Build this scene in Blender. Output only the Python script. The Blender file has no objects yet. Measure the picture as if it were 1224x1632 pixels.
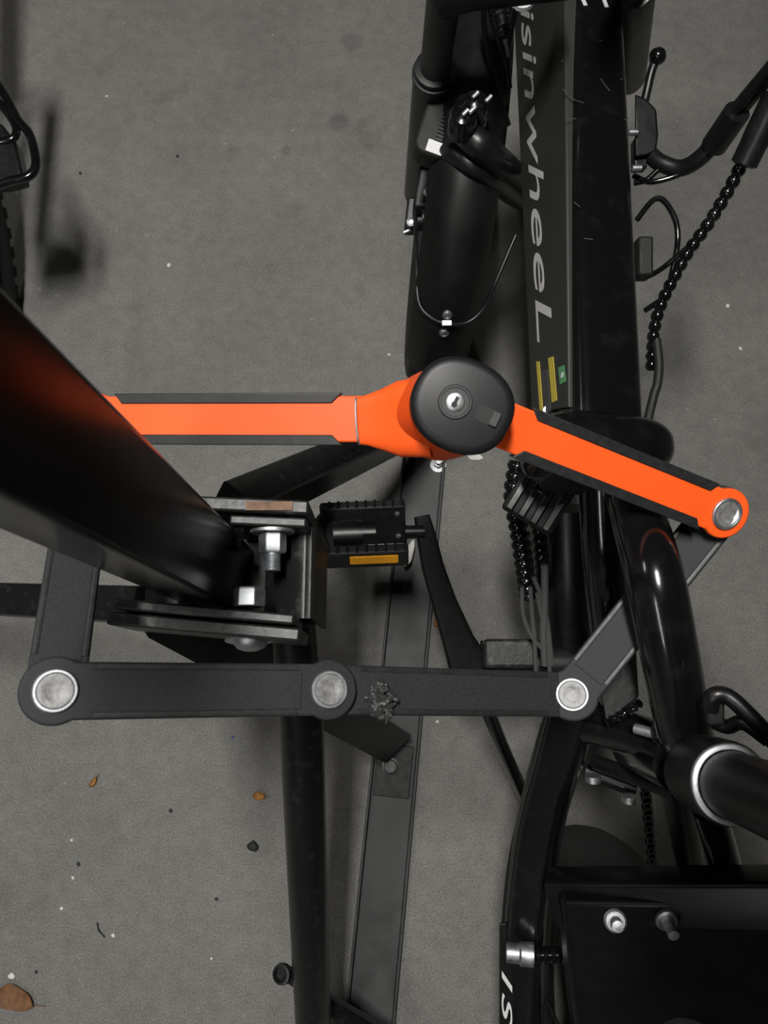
import bpy, math, random
from mathutils import Vector, Matrix, Euler
random.seed(7)
scene = bpy.context.scene
col = scene.collection
V = Vector
R = math.radians

# ------------------------------------------------------------------ camera
PITCH = R(13.0); CAMZ = 1.15; FPX = 1200.0
cam_d = bpy.data.cameras.new('camera')
cam = bpy.data.objects.new('camera', cam_d); col.objects.link(cam)
cam.location = (0, 0, CAMZ); cam.rotation_euler = (PITCH, 0, 0)
cam_d.sensor_fit = 'VERTICAL'; cam_d.sensor_height = 36.0; cam_d.lens = 36.0 * FPX / 1632.0
cam_d.clip_start = 0.02
cam_d.dof.use_dof = True; cam_d.dof.focus_distance = 0.66; cam_d.dof.aperture_fstop = 14.0
scene.camera = cam

# ------------------------------------------------------------------ light
w = bpy.data.worlds.new('garage_ambient'); scene.world = w; w.use_nodes = True
w.node_tree.nodes['Background'].inputs[0].default_value = (0.95, 0.97, 1.0, 1)
w.node_tree.nodes['Background'].inputs[1].default_value = 0.01
def area(name, loc, sx, sy, power, rot=(0, 0, 0), color=(1, 0.98, 0.94)):
    l = bpy.data.lights.new(name, 'AREA'); l.shape = 'RECTANGLE'; l.size = sx; l.size_y = sy
    l.energy = power; l.color = color
    o = bpy.data.objects.new(name, l); col.objects.link(o); o.location = loc; o.rotation_euler = rot
    return o
area('ceiling_tube_light', (-0.20, 0.36, 2.70), 0.18, 0.6, 61)
area('ceiling_tube_light', (-2.6, 1.5, 2.70), 0.18, 1.0, 16)
area('ceiling_tube_light', (-1.2, -2.1, 2.70), 0.10, 2.4, 22)
scene.view_settings.view_transform = 'Standard'
scene.view_settings.look = 'None'
scene.view_settings.exposure = 0.0
scene.view_settings.gamma = 1.0
scene.view_settings.use_curve_mapping = False

# ------------------------------------------------------------------ helpers
CR = V((1, 0, 0)); CU = V((0, math.cos(PITCH), math.sin(PITCH))); CF = V((0, math.sin(PITCH), -math.cos(PITCH)))
CL = V((0, 0, CAMZ))
def ray(px, py): return CF + CR * ((px - 612) / FPX) + CU * ((816 - py) / FPX)
def P(px, py, d): return CL + ray(px, py) * d            # a point measured at a given distance
def F(px, py, z=0.0):                                     # a point measured at a given height
    r = ray(px, py); return CL + r * ((z - CAMZ) / r.z)
def nrm(v): return v.normalized()
def perp_frame(d, hint):
    d = nrm(d); x = hint - d * hint.dot(d)
    if x.length < 1e-5: x = V((1, 0, 0)) - d * d.x
    x = nrm(x); return d, x, d.cross(x)

class MB:
    def __init__(s): s.v = []; s.f = []
    def add(s, vs, fs):
        b = len(s.v); s.v += [tuple(p) for p in vs]; s.f += [[b + i for i in f] for f in fs]; return s
    def loft(s, rings, caps=True, closed=False):
        n = len(rings[0]); vs = [p for r in rings for p in r]; fs = []
        m = len(rings)
        for i in range(m if closed else m - 1):
            a = i * n; b = ((i + 1) % m) * n
            for j in range(n):
                k = (j + 1) % n; fs.append([a + j, a + k, b + k, b + j])
        if caps and not closed:
            fs.append(list(range(n))[::-1]); fs.append([(m - 1) * n + j for j in range(n)])
        return s.add(vs, fs)
    def sweep(s, prof, pts, hint=V((0, 0, 1)), scales=None, closed=False):
        """profile (x along hint, y sideways) swept along pts"""
        rings = []; n = len(pts); x = None
        for i, p in enumerate(pts):
            if closed: t = pts[(i + 1) % n] - pts[i - 1]
            else: t = pts[min(i + 1, n - 1)] - pts[max(i - 1, 0)]
            d, x, y = perp_frame(t, x if x is not None and not closed else hint)
            k = scales[i] if scales else 1.0
            rings.append([p + x * (a * k) + y * (b * k) for a, b in prof])
        return s.loft(rings, True, closed)
    def tube(s, pts, r, n=16, hint=V((0.13, 0.21, 1)), closed=False):
        rs = r if isinstance(r, (list, tuple)) else [r] * len(pts)
        prof = [(math.cos(2 * math.pi * i / n), math.sin(2 * math.pi * i / n)) for i in range(n)]
        return s.sweep(prof, pts, hint, rs, closed)
    def box(s, c, ax, ay, az, hx, hy, hz):
        vs = [c + ax * (hx * i) + ay * (hy * j) + az * (hz * k) for i in (-1, 1) for j in (-1, 1) for k in (-1, 1)]
        return s.add(vs, [[0, 1, 3, 2], [4, 6, 7, 5], [0, 4, 5, 1], [2, 3, 7, 6], [0, 2, 6, 4], [1, 5, 7, 3]])
    def prism(s, outline, o, ax, ay, az, h0, h1):
        a = [o + ax * x + ay * y + az * h0 for x, y in outline]; b = [o + ax * x + ay * y + az * h1 for x, y in outline]
        return s.loft([a, b])
    def lathe(s, prof, o, axis, hint=V((0.3, 1, 0.1)), n=28, flat=False):
        """prof: (radius, height) list from bottom to top"""
        d, x, y = perp_frame(axis, hint)
        rings = []
        for r, h in prof:
            rings.append([o + d * h + x * (max(r, 1e-5) * math.cos(2 * math.pi * i / n)) + y * (max(r, 1e-5) * math.sin(2 * math.pi * i / n)) for i in range(n)])
        return s.loft(rings)
    def build(s, name, m, parent=None, bevel=0, seg=2, smooth=40, label=None):
        me = bpy.data.meshes.new(name); me.from_pydata(s.v, [], s.f); me.update()
        import bmesh
        bm = bmesh.new(); bm.from_mesh(me); bmesh.ops.recalc_face_normals(bm, faces=bm.faces); bm.to_mesh(me); bm.free()
        return link(name, me, m, parent, bevel, seg, smooth, label)

def link(name, me, m, parent=None, bevel=0, seg=2, smooth=40, label=None):
    o = bpy.data.objects.new(name, me); col.objects.link(o)
    if m is not None and not me.materials: me.materials.append(M[m])
    if smooth:
        me.polygons.foreach_set('use_smooth', [True] * len(me.polygons)); me.set_sharp_from_angle(angle=R(smooth))
    if bevel:
        b = o.modifiers.new('bevel', 'BEVEL'); b.width = bevel; b.segments = seg; b.limit_method = 'ANGLE'; b.angle_limit = R(35)
        b.harden_normals = False
    if parent is not None:
        o.parent = parent
        if parent.type == 'EMPTY': o.matrix_parent_inverse = Matrix.Translation(-parent.location)
    if label: o['label'] = label
    return o
def thing(name, label, cat, loc, group=None):
    o = bpy.data.objects.new(name, None); col.objects.link(o); o.location = loc
    o.empty_display_size = 0.05
    o['label'] = label; o['category'] = cat
    if group: o['group'] = group
    return o
def tag(o, label, cat, group=None):
    o['label'] = label; o['category'] = cat
    if group: o['group'] = group
    return o
def rrect(hx, hy, r, n=5):
    pts = []
    for cx, cy, a0 in ((hx - r, hy - r, 0), (-hx + r, hy - r, 90), (-hx + r, -hy + r, 180), (hx - r, -hy + r, 270)):
        for i in range(n + 1):
            a = R(a0 + 90 * i / n); pts.append((cx + r * math.cos(a), cy + r * math.sin(a)))
    return pts
def smooth_path(pts, n=8):
    """Catmull-Rom"""
    out = []
    for i in range(len(pts) - 1):
        p0 = pts[max(i - 1, 0)]; p1 = pts[i]; p2 = pts[i + 1]; p3 = pts[min(i + 2, len(pts) - 1)]
        for j in range(n):
            t = j / n
            out.append(0.5 * ((2 * p1) + (p2 - p0) * t + (2 * p0 - 5 * p1 + 4 * p2 - p3) * t * t + (3 * p1 - p0 - 3 * p2 + p3) * t ** 3))
    out.append(pts[-1]); return out
def hexa(r): return [(r * math.cos(R(60 * i + 30)), r * math.sin(R(60 * i + 30))) for i in range(6)]

# ------------------------------------------------------------------ materials
M = {}
def mat(name, base, rough=0.5, metal=0.0, coat=0.0, noise=0.0, nscale=60.0, bump=0.0, bscale=300.0, dust=0.0, spec=0.5):
    m = bpy.data.materials.new(name); m.use_nodes = True; nt = m.node_tree; N = nt.nodes; L = nt.links
    b = N['Principled BSDF']
    b.inputs['Base Color'].default_value = (*base, 1); b.inputs['Roughness'].default_value = rough
    b.inputs['Metallic'].default_value = metal; b.inputs['Coat Weight'].default_value = coat
    b.inputs['Coat Roughness'].default_value = 0.08; b.inputs['Specular IOR Level'].default_value = spec
    tc = N.new('ShaderNodeTexCoord')
    if noise > 0 or dust > 0:
        nz = N.new('ShaderNodeTexNoise'); nz.inputs['Scale'].default_value = nscale; nz.inputs['Detail'].default_value = 6
        L.new(tc.outputs['Object'], nz.inputs['Vector'])
        rp = N.new('ShaderNodeValToRGB')
        if dust > 0:      # pale dust and scuffs with patches of their own
            rp.color_ramp.elements[0].position = 0.56; rp.color_ramp.elements[1].position = 0.78
            rp.color_ramp.elements[0].color = (*base, 1)
            rp.color_ramp.elements[1].color = (*[c + dust for c in base], 1)
        else:
            rp.color_ramp.elements[0].position = 0.3; rp.color_ramp.elements[1].position = 0.75
            rp.color_ramp.elements[0].color = (*[c * (1 - noise) for c in base], 1)
            rp.color_ramp.elements[1].color = (*[min(1, c * (1 + noise)) for c in base], 1)
        L.new(nz.outputs['Fac'], rp.inputs['Fac']); L.new(rp.outputs['Color'], b.inputs['Base Color'])
        mr = N.new('ShaderNodeMapRange'); mr.inputs['To Min'].default_value = rough * 0.8; mr.inputs['To Max'].default_value = min(1, rough * 1.3)
        L.new(nz.outputs['Fac'], mr.inputs['Value']); L.new(mr.outputs['Result'], b.inputs['Roughness'])
    if bump > 0:
        n2 = N.new('ShaderNodeTexNoise'); n2.inputs['Scale'].default_value = bscale; n2.inputs['Detail'].default_value = 3
        L.new(tc.outputs['Object'], n2.inputs['Vector'])
        bp = N.new('ShaderNodeBump'); bp.inputs['Strength'].default_value = bump; bp.inputs['Distance'].default_value = 0.002
        L.new(n2.outputs['Fac'], bp.inputs['Height']); L.new(bp.outputs['Normal'], b.inputs['Normal'])
    M[name] = m; return m
mat('gloss_black', (0.004, 0.004, 0.0045), 0.16, coat=0.3, dust=0.006, nscale=45)
mat('post_black', (0.004, 0.004, 0.0045), 0.24, dust=0.003, nscale=60, spec=0.18)
mat('satin_black', (0.006, 0.006, 0.0065), 0.36, noise=0.3, nscale=80)
mat('matte_black', (0.008, 0.008, 0.008), 0.60, noise=0.3, nscale=90)
mat('crank_black', (0.006, 0.006, 0.006), 0.5, noise=0.3, nscale=90, spec=0.15)
mat('rubber', (0.010, 0.010, 0.010), 0.75, bump=0.15, bscale=400)
mat('fender_black', (0.005, 0.005, 0.005), 0.45, noise=0.35, nscale=25, spec=0.3)
mat('rack_black', (0.005, 0.005, 0.0055), 0.30, dust=0.012, nscale=90)
mat('rack_scuffed', (0.014, 0.014, 0.014), 0.42, dust=0.045, nscale=80, bump=0.15, bscale=180)
mat('channel_grey', (0.032, 0.032, 0.033), 0.55, noise=0.4, nscale=40, bump=0.1, bscale=500)
mat('lock_black', (0.024, 0.025, 0.027), 0.60, noise=0.35, nscale=900, bump=0.10, bscale=1800, spec=0.25)
mat('lock_edge', (0.016, 0.016, 0.017), 0.45, noise=0.2, nscale=200)
mat('lock_cap', (0.009, 0.009, 0.010), 0.42, bump=0.06, bscale=2000, spec=0.35)
mat('lock_orange', (0.93, 0.105, 0.011), 0.46, noise=0.03, nscale=30)
mat('zinc', (0.48, 0.50, 0.52), 0.48, metal=1.0, noise=0.15, nscale=120, bump=0.06, bscale=500)
mat('zinc_dull', (0.42, 0.43, 0.44), 0.45, metal=1.0, noise=0.3, nscale=150)
mat('rivet_core', (0.27, 0.27, 0.27), 0.55, metal=0.5, noise=0.3, nscale=260, bump=0.15, bscale=400)
mat('chewed_black', (0.03, 0.03, 0.03), 0.22, dust=0.25, nscale=300)
mat('cable_grey', (0.07, 0.07, 0.07), 0.25)
mat('scratch_grey', (0.05, 0.05, 0.052), 0.5)
mat('carrier_black', (0.004, 0.004, 0.0045), 0.3, noise=0.2, spec=0.2)
mat('brass', (0.55, 0.45, 0.28), 0.35, metal=1.0)
mat('battery_grey', (0.024, 0.024, 0.022), 0.55, bump=0.05, bscale=700)
mat('decal_grey', (0.52, 0.52, 0.53), 0.5)
mat('decal_white', (0.62, 0.62, 0.62), 0.5)
mat('label_yellow', (0.50, 0.40, 0.05), 0.5, noise=0.2, nscale=500)
mat('label_green', (0.08, 0.28, 0.12), 0.5)
mat('label_grey', (0.05, 0.05, 0.048), 0.55, noise=0.5, nscale=600)
mat('reflector_amber', (0.80, 0.36, 0.012), 0.3)
mat('leaf_brown', (0.16, 0.075, 0.032), 0.75, noise=0.4, nscale=120)
mat('leaf_orange', (0.34, 0.16, 0.035), 0.7, noise=0.4, nscale=150)
mat('stone_dark', (0.012, 0.012, 0.012), 0.7)
mat('chip_white', (0.62, 0.61, 0.58), 0.6)
mat('chip_blue', (0.04, 0.06, 0.22), 0.5)
mat('rust', (0.17, 0.10, 0.065), 0.75, noise=0.5, nscale=120, bump=0.3, bscale=250)

def floor_material():
    m = bpy.data.materials.new('concrete'); m.use_nodes = True; nt = m.node_tree; N = nt.nodes; L = nt.links
    b = N['Principled BSDF']; b.inputs['Roughness'].default_value = 0.72
    tc = N.new('ShaderNodeTexCoord')
    def nz(scale, detail, rough=0.6):
        n = N.new('ShaderNodeTexNoise'); n.inputs['Scale'].default_value = scale; n.inputs['Detail'].default_value = detail
        n.inputs['Roughness'].default_value = rough; L.new(tc.outputs['Object'], n.inputs['Vector']); return n
    def ramp(n, p0, c0, p1, c1):
        r = N.new('ShaderNodeValToRGB'); r.color_ramp.elements[0].position = p0; r.color_ramp.elements[1].position = p1
        r.color_ramp.elements[0].color = (*c0, 1); r.color_ramp.elements[1].color = (*c1, 1)
        L.new(n.outputs[0], r.inputs['Fac']); return r
    def mix(kind, fac, a, c):
        x = N.new('ShaderNodeMix'); x.data_type = 'RGBA'; x.blend_type = kind; x.inputs[0].default_value = fac
        L.new(a, x.inputs[6]); L.new(c, x.inputs[7]); return x.outputs[2]
    big = ramp(nz(3.0, 5), 0.3, (0.158, 0.156, 0.147), 0.72, (0.215, 0.210, 0.197))
    fine = ramp(nz(420.0, 3, 0.7), 0.28, (0.45, 0.45, 0.45), 0.75, (1.42, 1.42, 1.40))
    mid = ramp(nz(45.0, 6, 0.7), 0.3, (0.80, 0.80, 0.80), 0.75, (1.12, 1.12, 1.12))
    c = mix('MULTIPLY', 1.0, big.outputs[0], mid.outputs[0])
    c = mix('MULTIPLY', 1.0, c, fine.outputs[0])
    sp = ramp(nz(70.0, 2, 0.5), 0.735, (0, 0, 0), 0.77, (0.10, 0.10, 0.095))      # pale flecks of aggregate
    c = mix('ADD', 1.0, c, sp.outputs[0])
    stn = ramp(nz(9.0, 3, 0.5), 0.24, (0.72, 0.72, 0.71), 0.36, (1, 1, 1))      # dark spots
    c = mix('MULTIPLY', 1.0, c, stn.outputs[0])
    for sx, sy, sr_ in ((560, 68, 0.026), (540, 195, 0.024), (455, 240, 0.012)):      # old round oil spots
        vd = N.new('ShaderNodeVectorMath'); vd.operation = 'DISTANCE'; L.new(tc.outputs['Object'], vd.inputs[0]); vd.inputs[1].default_value = F(sx, sy, 0)
        mr = N.new('ShaderNodeMapRange'); mr.interpolation_type = 'SMOOTHSTEP'; L.new(vd.outputs['Value'], mr.inputs['Value'])
        mr.inputs['From Min'].default_value = sr_ * 0.4; mr.inputs['From Max'].default_value = sr_; mr.inputs['To Min'].default_value = 0.72; mr.inputs['To Max'].default_value = 1.0
        x = N.new('ShaderNodeMix'); x.data_type = 'RGBA'; x.blend_type = 'MULTIPLY'; x.inputs[0].default_value = 1.0
        L.new(c, x.inputs[6]); L.new(mr.outputs['Result'], x.inputs[7]); c = x.outputs[2]
    L.new(c, b.inputs['Base Color'])
    bp = N.new('ShaderNodeBump'); bp.inputs['Strength'].default_value = 0.5; bp.inputs['Distance'].default_value = 0.002
    L.new(nz(350.0, 4, 0.7).outputs[0], bp.inputs['Height']); L.new(bp.outputs['Normal'], b.inputs['Normal'])
    M['concrete'] = m
floor_material()

# ------------------------------------------------------------------ floor
b = MB(); b.box(V((0, 0.4, -0.05)), V((1, 0, 0)), V((0, 1, 0)), V((0, 0, 1)), 4.0, 4.0, 0.05)
fl = b.build('floor', 'concrete', smooth=0); fl['kind'] = 'structure'
fl['label'] = 'grey speckled concrete garage floor'

mat('wall_paint', (0.22, 0.22, 0.21), 0.8, noise=0.1, nscale=4)
for nm, c, h in (('wall_left', (-4.05, 0.4, 1.45), (0.05, 4.1, 1.45)), ('wall_right', (4.05, 0.4, 1.45), (0.05, 4.1, 1.45)), ('wall_front', (0, 4.45, 1.45), (4.0, 0.05, 1.45)),
                 ('wall_back', (0, -3.65, 1.45), (4.0, 0.05, 1.45)), ('ceiling', (0, 0.4, 2.95), (4.1, 4.1, 0.05))):
    b = MB(); b.box(V(c), V((1, 0, 0)), V((0, 1, 0)), V((0, 0, 1)), *h)
    b.build(nm, 'wall_paint', smooth=0)['kind'] = 'structure'
X3, Y3, Z3 = V((1, 0, 0)), V((0, 1, 0)), V((0, 0, 1))

def hex_bolt(parent, o, axis, r_nut=0.011, h_nut=0.012, r_w=0.017, stud=0.010, r_s=0.0065, m='zinc'):
    """washer, hexagon nut and threaded stud standing on a face at o"""
    d, x, y = perp_frame(axis, V((0.2, 0.3, 1)))
    p = MB(); prof = [(r_s, 0)]
    h = 0
    k = 7
    top = h_nut + stud + 0.003
    for i in range(k + 1):
        hh = h_nut + 0.003 + stud * i / k
        prof += [(r_s, hh), (r_s * 0.84, hh + stud / k * 0.5)]
    bo = p.lathe(prof[:-1], o, d, n=14).build('bolt', m, parent)
    MB().lathe([(r_s * 1.05, 0), (r_w, 0), (r_w, 0.0022), (r_s * 1.05, 0.0022)], o + d * 0.0003, d, n=24).build('washer', m, bo, smooth=30)
    q = MB(); hx = hexa(r_nut)
    rings = []
    for sc, hh in ((0.93, 0.0026), (1.0, 0.0042), (1.0, h_nut), (0.9, h_nut + 0.0022), (0.72, h_nut + 0.0024)):
        rings.append([o + d * hh + x * (a * sc) + y * (c * sc) for a, c in hx])
    q.loft(rings).build('nut', m, bo, bevel=0.0006, seg=1, smooth=25)
    return bo

# ================================================================== BIKE RACK
rack = thing('bike_rack', 'black painted steel floor rack with upright post, bolted bracket and braces', 'bike rack', F(640, 1100, 0))
# floor channel: shallow U of folded sheet
ca = F(684, 640, 0); cb = F(582, 1700, 0); cd = nrm(cb - ca); cx = nrm(cd.cross(Z3))
if cx.x < 0: cx = -cx
hw = 0.034
prof = [(-hw, 0.0), (hw, 0.0), (hw, 0.016), (hw - 0.004, 0.016), (hw - 0.004, 0.005), (-hw + 0.004, 0.005), (-hw + 0.004, 0.022), (-hw, 0.022)]
b = MB(); b.loft([[p + cx * x + Z3 * (z + 0.0005) for x, z in prof] for p in (ca, cb)])
b.build('floor_channel', 'channel_grey', rack, bevel=0.0012, seg=2)
def chan(px, py, z=0.006): return F(px, py, z)
# anchor bolts
hex_bolt(rack, F(698, 741, 0.006), Z3, 0.0075, 0.008, 0.0125, 0.010, 0.0045, 'zinc_dull')
fp = F(627, 1228, 0.009)
b = MB(); b.box(fp, cx, cd, Z3, 0.026, 0.036, 0.003); b.build('foot_plate', 'matte_black', rack, bevel=0.001)
bo = MB().lathe([(0.012, 0), (0.012, 0.002), (0.0095, 0.0022), (0.0095, 0.006), (0.0085, 0.008), (0.005, 0.008), (0.005, 0.004), (0, 0.004)], F(622, 1221, 0.0121), Z3, n=20).build('anchor_bolt', 'rack_black', rack)
# bracket walls
zb = 0.585
yF = 0.137; yB = 0.047
def wall(name, x0, x1, y0, y1, z0, z1, m='rack_scuffed', yaw=0):
    c = V(((x0 + x1) / 2, (y0 + y1) / 2, (z0 + z1) / 2)); rot = Matrix.Rotation(R(yaw), 3, 'Z')
    b = MB(); b.box(c, rot @ X3, rot @ Y3, Z3, (x1 - x0) / 2, (y1 - y0) / 2, (z1 - z0) / 2)
    return b.build(name, m, rack, bevel=0.0018)
wall('bracket_plate', -0.185, -0.058, 0.131, 0.142, 0.505, 0.587, yaw=-2.5)
wall('flange_plate', -0.120, -0.060, 0.1205, 0.1285, 0.515, 0.580, yaw=-2.5)
MB().box(V((-0.088, 0.1345, 0.5882)), X3, Y3, Z3, 0.018, 0.0035, 0.0006).build('rust_patch', 'rust', rack, smooth=0)
wall('bracket_plate', -0.206, -0.062, 0.038, 0.048, 0.520, 0.588, yaw=-5)
wall('flange_plate', -0.200, -0.066, 0.0495, 0.0575, 0.530, 0.592, yaw=-5)
# saddle end wall on the right, folded sheet with a rolled top
pth = smooth_path([V((-0.100, 0.085, 0.508)), V((-0.094, 0.085, 0.520)), V((-0.082, 0.085, 0.534)), V((-0.070, 0.085, 0.546)), V((-0.0625, 0.085, 0.549)), V((-0.0575, 0.085, 0.538)), V((-0.056, 0.085, 0.44))], 6)
b = MB(); b.sweep([(-0.002, -0.033), (0.002, -0.033), (0.002, 0.041), (-0.002, 0.041)], pth, hint=X3)
b.build('bracket_end', 'rack_scuffed', rack)
wall('bracket_base', -0.205, -0.060, 0.049, 0.130, 0.498, 0.506, 'matte_black')
# weld bead between bracket and upright
b = MB()
bp = [V((-0.112, 0.118 - 0.004 * i, 0.583 - 0.002 * (i % 3))) for i in range(5)]
b.tube(smooth_path(bp, 3), [0.0035 + 0.001 * random.random() for _ in range(13)], 8); b.build('weld_bead', 'gloss_black', rack)
# bolts
hex_bolt(rack, V((-0.088, 0.120, 0.567)), V((0.02, -1, -0.04)), 0.0112, 0.0165, 0.0175, 0.013, 0.0068)
nb = MB(); o = V((-0.102, 0.058, 0.581)); d, x, y = perp_frame(V((0, 1, 0)), Z3)
rings = [[o + d * h + x * (a * s) + y * (c * s) for a, c in hexa(0.0125)] for s, h in ((1, 0), (1, 0.012), (0.9, 0.0145), (0.7, 0.0148))]
nb.loft(rings).build('nut', 'zinc', rack, bevel=0.0008, smooth=25)
MB().lathe([(0.020, 0), (0.020, 0.0022), (0.0135, 0.0024), (0.0130, 0.005), (0.0105, 0.008), (0.006, 0.0098), (0, 0.0102)], V((-0.104, 0.0365, 0.555)), V((0.05, -1, 0.12)), n=26).build('bolt_head', 'zinc', rack)
# upright square post
uc = V((-0.145, 0.093, 0.0)); yaw = R(-10.5)
ux = V((math.cos(yaw), math.sin(yaw), 0)); uy = V((-math.sin(yaw), math.cos(yaw), 0))
pr = rrect(0.0275, 0.0285, 0.004, 3)
b = MB(); b.loft([[V((uc.x, uc.y, z)) + ux * x + uy * y for x, y in pr] for z in (0.508, 1.14)])
b.build('upright_post', 'post_black', rack, label='glossy black square upright post')
# braces
def bar(name, a, c, hx, hy, m, hint=Z3, r=0.003):
    b = MB(); b.sweep(rrect(hx, hy, r, 3), [a, c], hint); return b.build(name, m, rack)
bar('brace', P(370, 812, 0.66), F(716, 655, 0.028), 0.019, 0.019, 'rack_black', hint=V((0.2, 0.3, 1)))
MB().sweep([(0.023, -0.026), (0.027, -0.026), (0.027, 0.026), (-0.026, 0.026), (-0.026, 0.022), (0.023, 0.022)], [P(250, 950, 0.645), F(616, 1173, 0.040)], V((0.1, -0.2, 1))).build('brace', 'rack_black', rack)
bar('brace', P(230, 965, 0.66), P(-260, 945, 0.93), 0.012, 0.016, 'rack_black')
# round leg sloping down to the floor
pl = [P(462, 960, 0.655), P(480, 1140, 0.70), P(499, 1632, 0.88)]
e = pl[2] + (pl[2] - pl[1]) * ((0.0 - pl[2].z) / (pl[2] - pl[1]).z)
MB().tube(pl + [e], 0.0208, 28).build('leg', 'rack_black', rack)
# peg through the leg with a rubber end
pa = P(497, 1575, 0.865); pb = P(453, 1549, 0.86)
MB().tube([pa, pb], 0.0085, 16).build('peg', 'satin_black', rack)
MB().lathe([(0.0105, 0), (0.0115, 0.004), (0.0105, 0.008), (0.008, 0.0085), (0.007, 0.004), (0, 0.004)], pb - CF * 0.002, V((-0.35, 0.1, 1)), n=22).build('peg_cap', 'satin_black', rack)
bar('stretcher', P(505, 1590, 0.90), F(640, 1668, 0.04), 0.008, 0.010, 'rack_black')

# ================================================================== FOLDING LOCK
lock = thing('folding_lock', 'black and orange folding link lock joining the bike frame to the rack', 'bike lock', V((0.05, 0.1, 0.62)))
def link_axes(a, c):
    ax = nrm(c - a); mid = (a + c) / 2; n = CL - mid; n = nrm(n - ax * n.dot(ax)); return ax, n.cross(ax), n
def ring_arc(c, r, a0, a1, n=18): return [(c + r * math.cos(R(a0 + (a1 - a0) * i / n)), r * math.sin(R(a0 + (a1 - a0) * i / n))) for i in range(n + 1)]
def dumbbell(L, re, hw, ea=True, eb=True):
    """flat link outline along x from 0 to L with round eyes"""
    k = math.degrees(math.asin(min(1, hw / re))) + 0.01
    o = []
    o += ring_arc(L, re, -180 + k, 180 - k) if eb else [(L, -hw), (L, hw)]
    o += ring_arc(0, re, k, 360 - k) if ea else [(0, hw), (0, -hw)]
    return o
RE, HW, TH = 0.0192, 0.0162, 0.0050
def rivet(parent, o, n, r=0.0122):
    rv = MB().lathe([(r, 0), (r, 0.0012), (r * 0.94, 0.0020), (r * 0.84, 0.0020), (r * 0.78, 0.0010)], o, n, n=36).build('rivet', 'zinc', parent)
    MB().lathe([(r * 0.80, 0.0009), (r * 0.77, 0.0016), (r * 0.52, 0.0017), (r * 0.46, 0.0014), (r * 0.2, 0.0012), (0, 0.0012)], o, n, n=36).build('rivet', 'rivet_core', parent)
    return rv
def black_link(a, c, riv=(False, False), eb=True, lab=None):
    ax, ay, n = link_axes(a, c); L = (c - a).length
    b = MB(); b.prism(dumbbell(L, RE, HW, True, eb), a, ax, ay, n, -TH, 0)
    o = b.build('link', 'lock_black', lock, bevel=0.0016, seg=3, label=lab)
    # proud wear strip along the middle with narrow edges left and right
    q = MB(); l0 = RE * 0.98; h = HW * 0.74
    out = [(l0, -h), (L - l0, -h), (L - l0, h), (l0, h)]
    q.prism(out, a, ax, ay, n, -0.0005, 0.0007); q.build('face_strip', 'lock_black', o, bevel=0.0005)
    for s in (-1, 1):
        t = MB(); y = s * (HW - 0.0026)
        t.sweep(rrect(0.0006, 0.0018, 0.0005, 2), [a + ax * (RE * 1.12) + ay * y + n * 0.0002, c - ax * (RE * 1.12) + ay * y + n * 0.0002], n)
        t.build('edge_rib', 'lock_edge', o)
    if riv[0]: rivet(o, a + n * 0.0001, n)
    if riv[1]: rivet(o, c + n * 0.0001, n)
    return o
def orange_link(a, c, lab, trim0=0.9, trim1=0.055, eye=True, hw=0.0160, re=0.0185):
    """a = riveted eye, c = end going into the lock body"""
    ax, ay, n = link_axes(a, c); L = (c - a).length
    b = MB(); b.prism(dumbbell(L, re, hw * 0.97, True, False), a, ax, ay, n, -TH, 0)
    o = b.build('link', 'lock_orange', lock, bevel=0.0012, seg=2, label=lab)
    for s in (-1, 1):   # black rubber edge guards with slanted ends
        t = MB(); x0 = re * trim0; x1 = L - trim1; ya = hw * 0.66; yb = hw + 0.0016
        out = [(x0 + 0.004, ya), (x1 - 0.006, ya), (x1 + 0.001, yb), (x0 - 0.001, yb)]
        if s < 0: out = [(x, -y) for x, y in out][::-1]
        t.prism(out, a, ax, ay, n, -TH - 0.0012, 0.0011)
        t.build('edge_guard', 'lock_edge', o, bevel=0.0007)
    rivet(o, a + n * 0.0001, n, 0.0118)
    return o
# pivots (orange on top where they meet)
g = 0.0064
p1 = P(88, 1101, 0.422); p2 = P(525, 1099, 0.485); p3 = P(912, 1107, 0.556); p4 = P(1158, 819, 0.540); p5 = P(150, 668, 0.526)
black_link(p1, p2, (True, True), lab='black link with two zinc rivets')
L2a = P(525, 1099, 0.485 + g); L2b = P(912, 1107, 0.556 + g)
black_link(L2a, L2b)
black_link(p3, P(1149, 812, 0.561), (True, False))
MB().tube([P(1158, 819, 0.560), P(1158, 819, 0.542)], 0.008, 18).build('pivot_pin', 'zinc_dull', lock)
black_link(P(88, 1101, 0.422 + g), P(150, 668, 0.526 + g))
def chewed(px, py, dd, rx, ry, seed, k=1.0):
    random.seed(seed); b = MB(); c0 = P(px, py, dd); n_ = 9
    for i in range(16):
        a_ = random.random() * 6.28; q_ = random.random() ** 0.5
        o_ = c0 + CR * (rx * q_ * math.cos(a_)) + CU * (ry * q_ * math.sin(a_)) - CF * (random.random() * 0.0008)
        dr = V((random.uniform(-1, 1), random.uniform(-1, 1), random.uniform(-0.4, 0.4))).normalized(); ln_ = 0.0035 * k * (0.5 + random.random())
        pts_ = smooth_path([o_ - dr * ln_, o_ - CF * 0.0008 * random.random(), o_ + dr * ln_ + CR * random.uniform(-0.002, 0.002)], 3)
        b.tube(pts_, [0.0004] + [0.0011 * k * (0.6 + random.random()) for _ in pts_[2:]] + [0.0004], 7)
    return b
cm = chewed(606, 1112, 0.4985, 0.0095, 0.0125, 3, 1.7).build('chewed_plastic', 'chewed_black', lock, label='shiny chewed patch of plastic on the black link'); cm['kind'] = 'stuff'
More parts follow.
